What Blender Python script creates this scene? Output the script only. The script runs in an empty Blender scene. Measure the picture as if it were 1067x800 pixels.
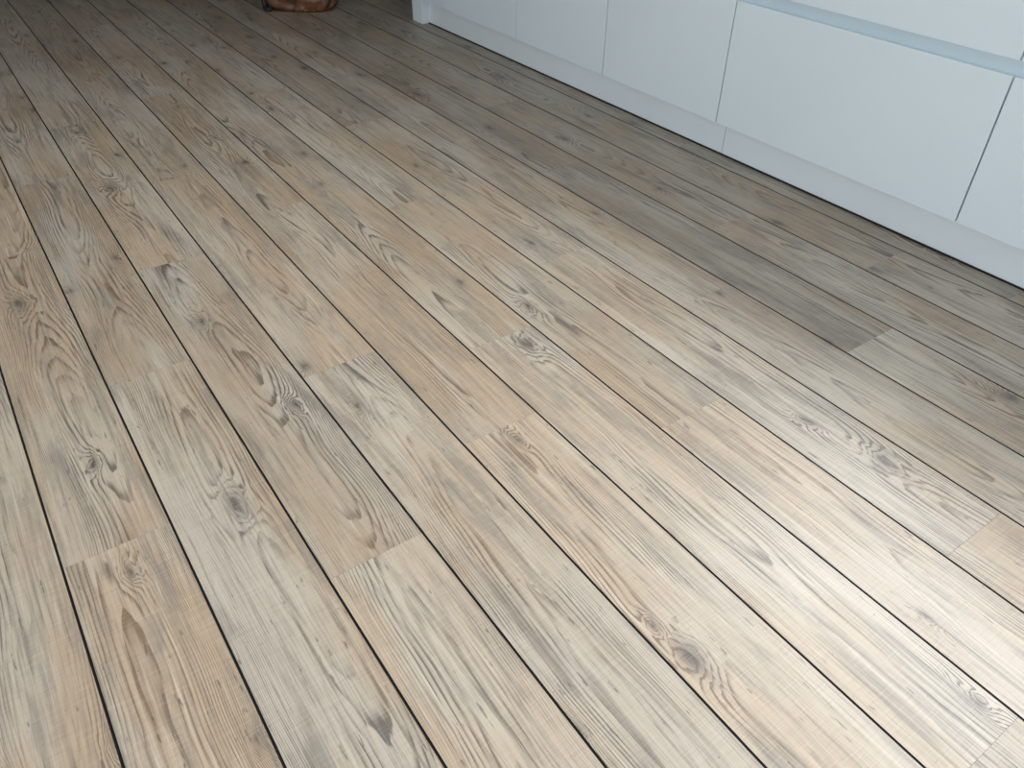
import bpy, bmesh, math, random
from mathutils import Vector, Matrix
random.seed(7)
S=bpy.context.scene
S.view_settings.view_transform='Standard'
S.view_settings.look='None'
H=1.11
# ---------------------------------------------------------------- camera
f=811.0
d=Vector((-13,1000,811)).normalized()
p=Vector((-735,-668,811)); p=(p-d*p.dot(d)).normalized()
r=-(p.cross(d))
def cv2w(v): v=Vector(v); return Vector((r.dot(v),p.dot(v),-d.dot(v)))
R=Matrix((cv2w((1,0,0)),cv2w((0,-1,0)),cv2w((0,0,-1)))).transposed()
cam=bpy.data.cameras.new('camera'); co=bpy.data.objects.new('camera',cam)
S.collection.objects.link(co)
cam.sensor_width=36; cam.lens=f/1067*36; cam.clip_start=0.02
M=R.to_4x4(); M.translation=Vector((0,0,H)); co.matrix_world=M
S.camera=co
# ---------------------------------------------------------------- node helpers
class NT:
    def __init__(s,name):
        s.m=bpy.data.materials.new(name); s.m.use_nodes=True
        s.t=s.m.node_tree; s.n=s.t.nodes; s.l=s.t.links
        s.b=s.n['Principled BSDF']
    def put(s,sock,v):
        if isinstance(v,bpy.types.NodeSocket): s.l.new(v,sock)
        elif v is not None:
            sock.default_value=v
    def m_(s,op,a,b=None,c=None,clamp=False):
        n=s.n.new('ShaderNodeMath'); n.operation=op; n.use_clamp=clamp
        s.put(n.inputs[0],a)
        if b is not None: s.put(n.inputs[1],b)
        if c is not None: s.put(n.inputs[2],c)
        return n.outputs[0]
    def comb(s,x,y,z=0.0):
        n=s.n.new('ShaderNodeCombineXYZ'); s.put(n.inputs[0],x); s.put(n.inputs[1],y); s.put(n.inputs[2],z); return n.outputs[0]
    def sep(s,v):
        n=s.n.new('ShaderNodeSeparateXYZ'); s.l.new(v,n.inputs[0]); return n.outputs
    def noise(s,v,detail=2,rough=.5,scale=1,dist=0):
        n=s.n.new('ShaderNodeTexNoise'); s.l.new(v,n.inputs['Vector']); n.inputs['Scale'].default_value=scale
        n.inputs['Detail'].default_value=detail; n.inputs['Roughness'].default_value=rough; n.inputs['Distortion'].default_value=dist
        return n.outputs[0]
    def ss(s,v,a,b,lo=0.0,hi=1.0):
        n=s.n.new('ShaderNodeMapRange'); n.interpolation_type='SMOOTHSTEP'
        s.put(n.inputs[0],v); s.put(n.inputs[1],a); s.put(n.inputs[2],b); s.put(n.inputs[3],lo); s.put(n.inputs[4],hi); return n.outputs[0]
    def mix(s,fac,a,b,mode='MIX'):
        n=s.n.new('ShaderNodeMix'); n.data_type='RGBA'; n.blend_type=mode
        s.put(n.inputs[0],fac)
        s.put(n.inputs[6],a if not isinstance(a,tuple) else (*a,1)); s.put(n.inputs[7],b if not isinstance(b,tuple) else (*b,1)); return n.outputs[2]
    def bump(s,h,strength=.2,dist=.001,normal=None):
        n=s.n.new('ShaderNodeBump'); n.inputs['Strength'].default_value=strength; n.inputs['Distance'].default_value=dist
        s.l.new(h,n.inputs['Height'])
        if normal is not None: s.l.new(normal,n.inputs['Normal'])
        return n.outputs[0]
    def setb(s,**k):
        for a,v in k.items():
            sock=s.b.inputs[a.replace('_',' ')]
            if isinstance(v,tuple) and len(v)==3: v=(*v,1)
            s.put(sock,v)
def plain(name,col,rough=.5,spec=.5,var=.03,scale=8,bump=0.0,bs=200,metal=0.0):
    t=NT(name); g=t.n.new('ShaderNodeTexCoord').outputs['Object']
    nz=t.noise(g,3,.5,scale)
    c=t.mix(t.ss(nz,.3,.7),tuple(x*(1-var) for x in col),tuple(min(1,x*(1+var)) for x in col))
    t.setb(Base_Color=c,Roughness=rough,Specular_IOR_Level=spec,Metallic=metal)
    if bump>0: t.setb(Normal=t.bump(t.noise(g,3,.6,bs),bump,.002))
    return t.m
# ---------------------------------------------------------------- floor material
def floor_mat():
    t=NT('pine_plank_floor_mat')
    uv=t.n.new('ShaderNodeUVMap'); uv.uv_map='UVMap'
    u,v,_=t.sep(uv.outputs[0])
    at=t.n.new('ShaderNodeAttribute'); at.attribute_name='prnd'
    r1,r2,r3=t.sep(at.outputs['Vector'])
    at2=t.n.new('ShaderNodeAttribute'); at2.attribute_name='ptone'
    tone,warm,_2=t.sep(at2.outputs['Vector'])
    z=t.m_('MULTIPLY',r1,37.0)
    mul=lambda a,b:t.m_('MULTIPLY',a,b); add=lambda a,b:t.m_('ADD',a,b); sub=lambda a,b:t.m_('SUBTRACT',a,b)
    N=lambda su,sv,det=2,ro=.5,dist=0: t.noise(t.comb(mul(u,su),mul(v,sv),z),det,ro,1,dist)
    # knots
    w1=sub(N(30,9,3,.6),.5); w2=sub(N(24,7,3,.6),.5)
    qx=add(add(mul(u,5.6),mul(r2,50)),mul(w1,.22)); qy=add(mul(v,2.4),mul(w2,.16))
    vo=t.n.new('ShaderNodeTexVoronoi'); vo.voronoi_dimensions='2D'; vo.inputs['Scale'].default_value=1.0
    vo.inputs['Randomness'].default_value=.95
    t.l.new(t.comb(qx,qy,0.0),vo.inputs['Vector'])
    dist=vo.outputs['Distance']; cr,cg,cb=t.sep(vo.outputs['Color'])
    keep=t.m_('GREATER_THAN',cr,.33)
    ksz=add(.32,mul(cg,.55))
    dk=t.m_('DIVIDE',dist,ksz)
    g=lambda s_: mul(t.m_('EXPONENT',mul(mul(dk,dk),-1/(s_*s_))),keep)
    halo=g(.19); core=g(.068); wide=g(.52)
    # growth-ring field
    x0=mul(sub(r3,.5),.09)
    wob=mul(sub(N(0.5,1.3,2),.5),.10)
    ux=sub(sub(u,x0),wob)
    F=add(mul(mul(ux,ux),1450.0), mul(N(2.6,1.05,1,.4),19.0))
    F=add(F,mul(N(45,6,2,.5),1.0))
    F=add(F,mul(halo,4.2))
    fr=t.m_('FRACT',F)
    ring=mul(t.ss(fr,.45,.90),t.ss(fr,.92,1.0,1.0,0.0))
    ringamp=add(.10,mul(t.ss(N(11,2.0,3,.6),.42,.60),.95))
    ringamp=add(ringamp,mul(wide,.60))
    streak=t.ss(N(160,5,3,.65),.38,.60)
    ring=mul(mul(ring,ringamp),add(.32,mul(streak,.85)))
    fib=N(420,6,3,.6)
    fib2=N(120,2.6,5,.74)
    fib3=N(48,1.8,4,.65)
    blot=N(6,1.6,3,.55)
    blot2=N(19,2.8,5,.68,.3)
    blot3=N(4,1.1,2,.5)
    # base colours
    tan=(.462,.352,.240); pale=(.515,.455,.366); grey=(.262,.232,.190)
    wf=add(t.ss(blot,.36,.64),mul(sub(warm,.5),1.2)); wf=t.m_('MAXIMUM',t.m_('MINIMUM',wf,1.0),0.0)
    c=t.mix(wf,pale,tan)
    gf=mul(t.ss(blot2,.49,.68),.78)
    c=t.mix(gf,c,grey)
    c=t.mix(mul(t.ss(blot3,.45,.7),.20),c,(.40,.295,.195))
    # fibres
    c=t.mix(mul(t.ss(fib,.47,.68),.40),c,(.220,.185,.145))
    c=t.mix(mul(t.ss(fib3,.53,.66),.36),c,(.23,.200,.16))
    c=t.mix(mul(t.ss(fib2,.54,.66),.62),c,(.150,.130,.106))
    c=t.mix(mul(t.ss(fib2,.46,.32),.45),c,(.68,.61,.51))
    # rings
    rc=t.mix(t.ss(blot,.4,.6),(.105,.091,.077),(.18,.118,.072))
    c=t.mix(t.m_('MINIMUM',mul(ring,1.0),.88),c,rc)
    # knots
    c=t.mix(mul(g(.15),.48),c,(.160,.138,.114))
    c=t.mix(mul(core,mul(.95,add(.55,mul(cb,.45)))),c,(.070,.058,.048))
    # ragged dark ticks
    tick=t.ss(N(110,16,3,.65),.655,.71)
    c=t.mix(mul(tick,.70),c,(.09,.077,.065))
    tick2=t.ss(N(70,150,2,.6),.73,.77)
    c=t.mix(mul(tick2,.55),c,(.12,.10,.085))
    # transverse saw texture
    saw=N(22,520,2,.6)
    c=t.mix(mul(t.ss(saw,.5,.72),.16),c,(.64,.58,.49))
    c=t.mix(mul(t.ss(saw,.5,.30),.12),c,(.18,.15,.115))
    tn=t.n.new('ShaderNodeHueSaturation'); t.l.new(c,tn.inputs['Color']); t.l.new(tone,tn.inputs['Value']); tn.inputs['Saturation'].default_value=1.0
    rough=add(.36,mul(saw,.14))
    hgt=add(add(mul(ring,-.6),mul(saw,.8)),mul(fib,.5))
    nb=t.bump(hgt,.25,.0006)
    t.setb(Base_Color=tn.outputs[0],Roughness=rough,Specular_IOR_Level=.62,Normal=nb)
    return t.m
FM=floor_mat()
SM=plain('black_seam_mat',(.020,.019,.019),.8,.1)
# ---------------------------------------------------------------- floor mesh
XL,XR,YB,YF=-2.6,2.80,-2.3,8.0
PW=.1672*H; X0=-.131*H; L=1.112*H; gap=.0033
joint={0:1.024,1:1.455,2:.769,3:1.262,4:.907,5:1.151,6:.733,7:1.36,8:1.02,9:.685,10:1.25,11:.88,12:.60,-1:.62}
tones={(2,1):(.88,.45),(9,0):(1.14,.35),(9,1):(.86,.5),(3,1):(1.0,.85),(4,1):(.97,.9),(5,1):(.98,.7),(3,0):(.95,.35),(2,0):(1.02,.4),(4,0):(1.05,.35),(5,0):(1.04,.25),(6,0):(1.04,.25),(0,1):(.95,.8),(1,0):(.93,.45),(1,1):(.86,.45),(6,1):(.96,.6),(0,0):(.99,.5),(7,0):(1.03,.3),(-1,0):(1.0,.5),(-1,1):(.94,.7),(8,0):(.97,.4)}
bm=bmesh.new(); uvl=bm.loops.layers.uv.new('UVMap')
la=bm.loops.layers.float_color.new('prnd'); lb=bm.loops.layers.float_color.new('ptone')
def plank(xa,xb,ya,yb,k,j):
    a=xa+gap/2; b=xb-gap/2; c=ya+.0002; e=yb-.0002
    rnd=(random.random(),random.random(),random.random(),1)
    tn=tones.get((k,j),(random.uniform(.86,1.03),random.uniform(.25,.75)))
    off=random.uniform(0,60)
    bv=.0006
    xc=(xa+xb)/2
    def V(x,y,z): return bm.verts.new((x,y,z))
    top=[V(a+bv,c,0),V(b-bv,c,0),V(b-bv,e,0),V(a+bv,e,0)]
    lo=[V(a,c,-.0015),V(b,c,-.0015),V(b,e,-.0015),V(a,e,-.0015)]
    fs=[bm.faces.new(top)]
    for i in range(4):
        q=(i+1)%4; fs.append(bm.faces.new([lo[i],lo[q],top[q],top[i]]))
    for n_,F in enumerate(fs):
        F.material_index=1 if n_ in (2,4) else 0
        for l in F.loops:
            l[uvl].uv=(l.vert.co.x-xc,l.vert.co.y+off); l[la]=rnd; l[lb]=(tn[0],tn[1],0,1)
k0=int(math.floor((XL-X0)/PW)); k1=int(math.ceil((XR-X0)/PW))
for k in range(k0,k1):
    xa=max(XL,X0+k*PW); xb=min(XR,X0+(k+1)*PW)
    if xb-xa<.01: continue
    js=joint.get(k,random.uniform(.3,1.4))*H
    ys=[js+i*L for i in range(-8,9)]
    cuts=[(ys[i],ys[i+1],i-7) for i in range(len(ys)-1)]
    for a,b,j in cuts:
        a2=max(a,YB); b2=min(b,YF)
        if b2-a2>.01: plank(xa,xb,a2,b2,k,j)
# seam base slab
vs=[bm.verts.new(c) for c in [(XL,YB,-.0014),(XR,YB,-.0014),(XR,YF,-.0014),(XL,YF,-.0014),(XL,YB,-.05),(XR,YB,-.05),(XR,YF,-.05),(XL,YF,-.05)]]
for q in [(0,1,2,3),(7,6,5,4),(0,4,5,1),(1,5,6,2),(2,6,7,3),(3,7,4,0)]:
    F=bm.faces.new([vs[i] for i in q]); F.material_index=1
me=bpy.data.meshes.new('floor'); bm.to_mesh(me); bm.free()
me.materials.append(FM); me.materials.append(SM)
fo=bpy.data.objects.new('floor',me); S.collection.objects.link(fo)
# ---------------------------------------------------------------- box helper
def box(name,lo,hi,mat,bev=0.0,parent=None,seg=2):
    bm=bmesh.new(); bmesh.ops.create_cube(bm,size=1)
    lo=Vector(lo); hi=Vector(hi); c=(lo+hi)/2; s=hi-lo
    for v in bm.verts: v.co=Vector((v.co.x*s.x,v.co.y*s.y,v.co.z*s.z))
    if bev>0: bmesh.ops.bevel(bm,geom=list(bm.edges),offset=bev,segments=seg,affect='EDGES',profile=.5)
    me=bpy.data.meshes.new(name); bm.to_mesh(me); bm.free(); me.materials.append(mat)
    if bev>0:
        for P in me.polygons: P.use_smooth=False
    o=bpy.data.objects.new(name,me); o.location=c; S.collection.objects.link(o)
    if parent: o.parent=parent
    return o
def empty(name):
    e=bpy.data.objects.new(name,None); S.collection.objects.link(e); return e
WM=plain('wall_paint_mat',(.36,.38,.39),.8,.3,.02,3,.1,150)
DM=plain('wall_shade_mat',(.15,.18,.22),.8,.3,.02,3,.1,150)  # front wall darkened and tinted blue to dim and cool the far floor
CM=plain('ceiling_mat',(.38,.39,.40),.85,.3,.02,3)
TM=plain('trim_mat',(.72,.74,.75),.45,.5,.02)
FRM=plain('window_frame_mat',(.70,.72,.74),.4,.5,.02)
T=.12; ZC=2.55
def wall_open(name,axis,pos,a0,a1,openings,mat):
    """wall with rectangular openings joined in one object. axis 'x': plane x=pos, spans y"""
    bm=bmesh.new()
    def bx(a,b,z0,z1):
        m=bmesh.ops.create_cube(bm,size=1)['verts']
        for v in m:
            s=(v.co.x+.5,v.co.y+.5,v.co.z+.5)
            if axis=='x': v.co=Vector((pos[0]+(pos[1]-pos[0])*s[0],a+(b-a)*s[1],z0+(z1-z0)*s[2]))
            else: v.co=Vector((a+(b-a)*s[0],pos[0]+(pos[1]-pos[0])*s[1],z0+(z1-z0)*s[2]))
    cur=a0
    for (o0,o1,z0,z1) in sorted(openings):
        bx(cur,o0,0,ZC)
        if z0>0: bx(o0,o1,0,z0)
        bx(o0,o1,z1,ZC); cur=o1
    bx(cur,a1,0,ZC)
    me=bpy.data.meshes.new(name); bm.to_mesh(me); bm.free(); me.materials.append(mat)
    o=bpy.data.objects.new(name,me); S.collection.objects.link(o); return o
WR=(-1.2,1.6,1.08,2.35)       # window over the counter
WBK=(-2.0,1.6,.15,2.25)       # patio window behind the camera
WL=(-.8,2.5,.25,1.75)         # window left wall
wall_open('wall_right','x',(XR,XR+T),YB,YF,[WR],WM)
wall_open('wall_left','x',(XL-T,XL),YB,YF,[WL],WM)
wall_open('wall_back','y',(YB-T,YB),XL-T,XR+T,[WBK],WM)
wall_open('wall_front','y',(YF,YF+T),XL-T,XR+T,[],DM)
box('ceiling',(XL-T,YB-T,ZC),(XR+T,YF+T,ZC+.1),CM)
def window(name,axis,pos,o,n):
    e=empty(name); a0,a1,z0,z1=o; w=.05
    def b(nm,a,b_,c,d_):
        if axis=='x': box(nm,(pos[0],a,c),(pos[1],b_,d_),FRM,.004,e)
        else: box(nm,(a,pos[0],c),(b_,pos[1],d_),FRM,.004,e)
    b('sill_rail',a0,a1,z0,z0+w); b('head_rail',a0,a1,z1-w,z1); b('jamb_1',a0,a0+w,z0+w,z1-w); b('jamb_2',a1-w,a1,z0+w,z1-w)
    for i in range(1,n):
        m=a0+(a1-a0)*i/n; b('mullion_%d'%i,m-w/2,m+w/2,z0+w,z1-w)
window('window_1','x',(XR+.03,XR+.09),WR,3)
window('window_2','y',(YB-.09,YB-.03),WBK,3)
window('window_3','x',(XL-.09,XL-.03),WL,3)
box('baseboard_left',(XL,YB,0),(XL+.015,YF,.09),TM,.003)
box('baseboard_front',(XL+.015,YF-.015,0),(XR,YF,.09),TM,.003)
box('baseboard_right',(XR-.015,3.56*H+.01,0),(XR,YF-.015,.09),TM,.003)
# ---------------------------------------------------------------- kitchen cabinets
KM=plain('matte_white_front_mat',(.765,.865,.91),.42,.45,.012,2,.03,900)
PM=plain('plinth_mat',(.80,.88,.915),.40,.5,.012,2)
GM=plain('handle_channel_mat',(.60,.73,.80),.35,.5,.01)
IM=plain('carcass_grey_mat',(.20,.22,.23),.7,.3)  # dark grey for the carcass and the worktop rail
BK=plain('plinth_gap_mat',(.012,.012,.012),.6,.3)
CT=plain('worktop_mat',(.42,.42,.42),.35,.5,.1,60)
K=empty('kitchen_base_cabinet')
XF=1.91*H; XP=1.947*H; zb=.107*H; th=.019
ys0=YB+.02; yend=3.54*H; yep=3.45*H
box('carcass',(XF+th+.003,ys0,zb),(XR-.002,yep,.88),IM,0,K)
# plinth in lengths
pj=[ys0,1.588*H,yep]
for i in range(2):
    box('plinth_%d'%(i+1),(XP,pj[i]+.001,.004),(XP+.016,pj[i+1]-.001,zb+.012),PM,.001,K)
box('plinth_gap_strip',(XP-.004,ys0,0.0),(XP+.010,yep,.005),BK,0,K)  # thin black strip along the gap under the plinth
box('end_panel',(XF,yep,.0005),(XR-.002,yend,.895),KM,.0015,K)
g=.0022
edges=[ys0,ys0+.30,-.83*H,-.003*H,.800*H,1.603*H]
zt=.459*H; zu=.492*H; zh=.865-.035
n=0
for i in range(len(edges)-1):
    a,b=edges[i]+g,edges[i+1]-g
    n+=1
    box('drawer_front_%d'%n,(XF,a,zb),(XF+th,b,zt),KM,.0014,K); n+=1
    box('drawer_front_%d'%n,(XF,a,zu),(XF+th,b,zh),KM,.0014,K)
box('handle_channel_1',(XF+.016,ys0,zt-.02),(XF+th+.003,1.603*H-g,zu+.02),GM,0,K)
de=[1.603*H,2.153*H,2.69*H,3.24*H,yep]
for i in range(4):
    box('door_front_%d'%(i+1),(XF,de[i]+g,zb),(XF+th,de[i+1]-g,zh),KM,.0014,K)
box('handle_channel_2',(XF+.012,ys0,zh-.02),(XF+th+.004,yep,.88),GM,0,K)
box('worktop',(XF-.012,ys0,.895),(XR-.002,yend+.01,.925),CT,.003,K)
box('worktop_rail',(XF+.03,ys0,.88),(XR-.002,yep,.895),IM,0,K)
# ---------------------------------------------------------------- leather bag
def leather():
    t=NT('brown_leather_mat'); o=t.n.new('ShaderNodeTexCoord').outputs['Object']
    a=t.noise(o,5,.6,14,.6)
    c=t.mix(t.ss(a,.35,.65),(.045,.018,.010),(.19,.080,.036))
    c=t.mix(t.ss(t.noise(o,3,.5,30),.60,.7),c,(.30,.17,.10))
    t.setb(Base_Color=c,Roughness=.42,Normal=t.bump(a,.6,.01)); return t.m
LM=leather(); BL=plain('dark_leather_mat',(.02,.017,.015),.5,.4)
B=empty('leather_handbag'); B.location=(1.56*H,4.05*H-.03,0); B.rotation_euler=(0,0,math.radians(-38)); B.scale=(1.08,1.08,1)
bm=bmesh.new(); nu,nv=96,24
rows=[]
for j in range(nv+1):
    s=j/nv; z=.0+.27*s
    prof=(.84+.42*math.sin(math.pi*min(1,(s+.03)*1.0))**.6) if s<.5 else (.80+.42*(1-((s-.5)/.5)**1.6*.75))
    if j==0: prof=.90
    row=[]
    for i in range(nu):
        a=2*math.pi*i/nu; ca,sa=math.cos(a),math.sin(a)
        e=.6
        x=.155*prof*math.copysign(abs(ca)**e,ca); y=.085*prof*(1-.55*s)*math.copysign(abs(sa)**e,sa)
        wr=.008*math.sin(5*a+9*s)+.007*math.sin(11*a-14*s)+.005*math.sin(3*a+25*s)
        wr*=math.sin(math.pi*min(1,s+.06)); l=math.hypot(x,y)+1e-6
        row.append(bm.verts.new((x+x/l*wr,y+y/l*wr,z)))
    rows.append(row)
for j in range(nv):
    for i in range(nu):
        q=(i+1)%nu; bm.faces.new([rows[j][i],rows[j][q],rows[j+1][q],rows[j+1][i]])
bm.faces.new(rows[0][::-1]); bm.faces.new(rows[-1])
me=bpy.data.meshes.new('bag_body'); bm.to_mesh(me); bm.free(); me.materials.append(LM)
for P in me.polygons: P.use_smooth=True
o=bpy.data.objects.new('bag_body',me); S.collection.objects.link(o); o.parent=B
def tube(name,pts,rad,mat,parent,cyc=False):
    cu=bpy.data.curves.new(name,'CURVE'); cu.dimensions='3D'; cu.bevel_depth=rad; cu.bevel_resolution=4
    sp=cu.splines.new('NURBS'); sp.points.add(len(pts)-1); sp.use_endpoint_u=True; sp.order_u=4; sp.use_cyclic_u=cyc
    for q,pt in zip(sp.points,pts): q.co=(*pt,1)
    cu.materials.append(mat); o=bpy.data.objects.new(name,cu); S.collection.objects.link(o); o.parent=parent
for sgn in(-1,1):
    tube('handle_%d'%(1 if sgn<0 else 2),[(-.09,sgn*.03,.24),(-.09,sgn*.045,.30),(-.07,sgn*.05,.40),(0,sgn*.05,.45),(.07,sgn*.05,.40),(.09,sgn*.045,.30),(.09,sgn*.03,.24)],.008,BL,B)
# dark strap slumped on the floor at the left end of the bag
tube('strap',[(-.13,-.03,.20),(-.18,-.05,.12),(-.185,-.05,.03),(-.17,-.07,.012),(-.14,-.075,.012),(-.16,-.085,.012),(-.185,-.06,.012),(-.19,-.02,.012),(-.17,.06,.02),(-.12,.03,.2)],.012,BL,B)
# ---------------------------------------------------------------- lights
def area(name,loc,rot,sx,sy,power,col):
    l=bpy.data.lights.new(name,'AREA'); l.shape='RECTANGLE'; l.size=sx; l.size_y=sy; l.energy=power; l.color=col
    o=bpy.data.objects.new(name,l); o.location=loc; o.rotation_euler=rot; S.collection.objects.link(o); return o
hp=math.pi/2
area('daylight_window_1',(XR+.14,(WR[0]+WR[1])/2,(WR[2]+WR[3])/2),(0,hp,0),WR[3]-WR[2],WR[1]-WR[0],240,(.97,.985,1))
area('daylight_window_2',((WBK[0]+WBK[1])/2,YB-.14,(WBK[2]+WBK[3])/2),(hp,0,0),WBK[1]-WBK[0],WBK[3]-WBK[2],28,(.90,.95,1))
area('daylight_window_3',(XL-.14,(WL[0]+WL[1])/2,(WL[2]+WL[3])/2),(0,-hp,0),WL[3]-WL[2],WL[1]-WL[0],78,(.92,.96,1))
w=bpy.data.worlds.new('world'); S.world=w; w.use_nodes=True
bg=w.node_tree.nodes['Background']; bg.inputs[0].default_value=(.75,.86,1,1); bg.inputs[1].default_value=.25
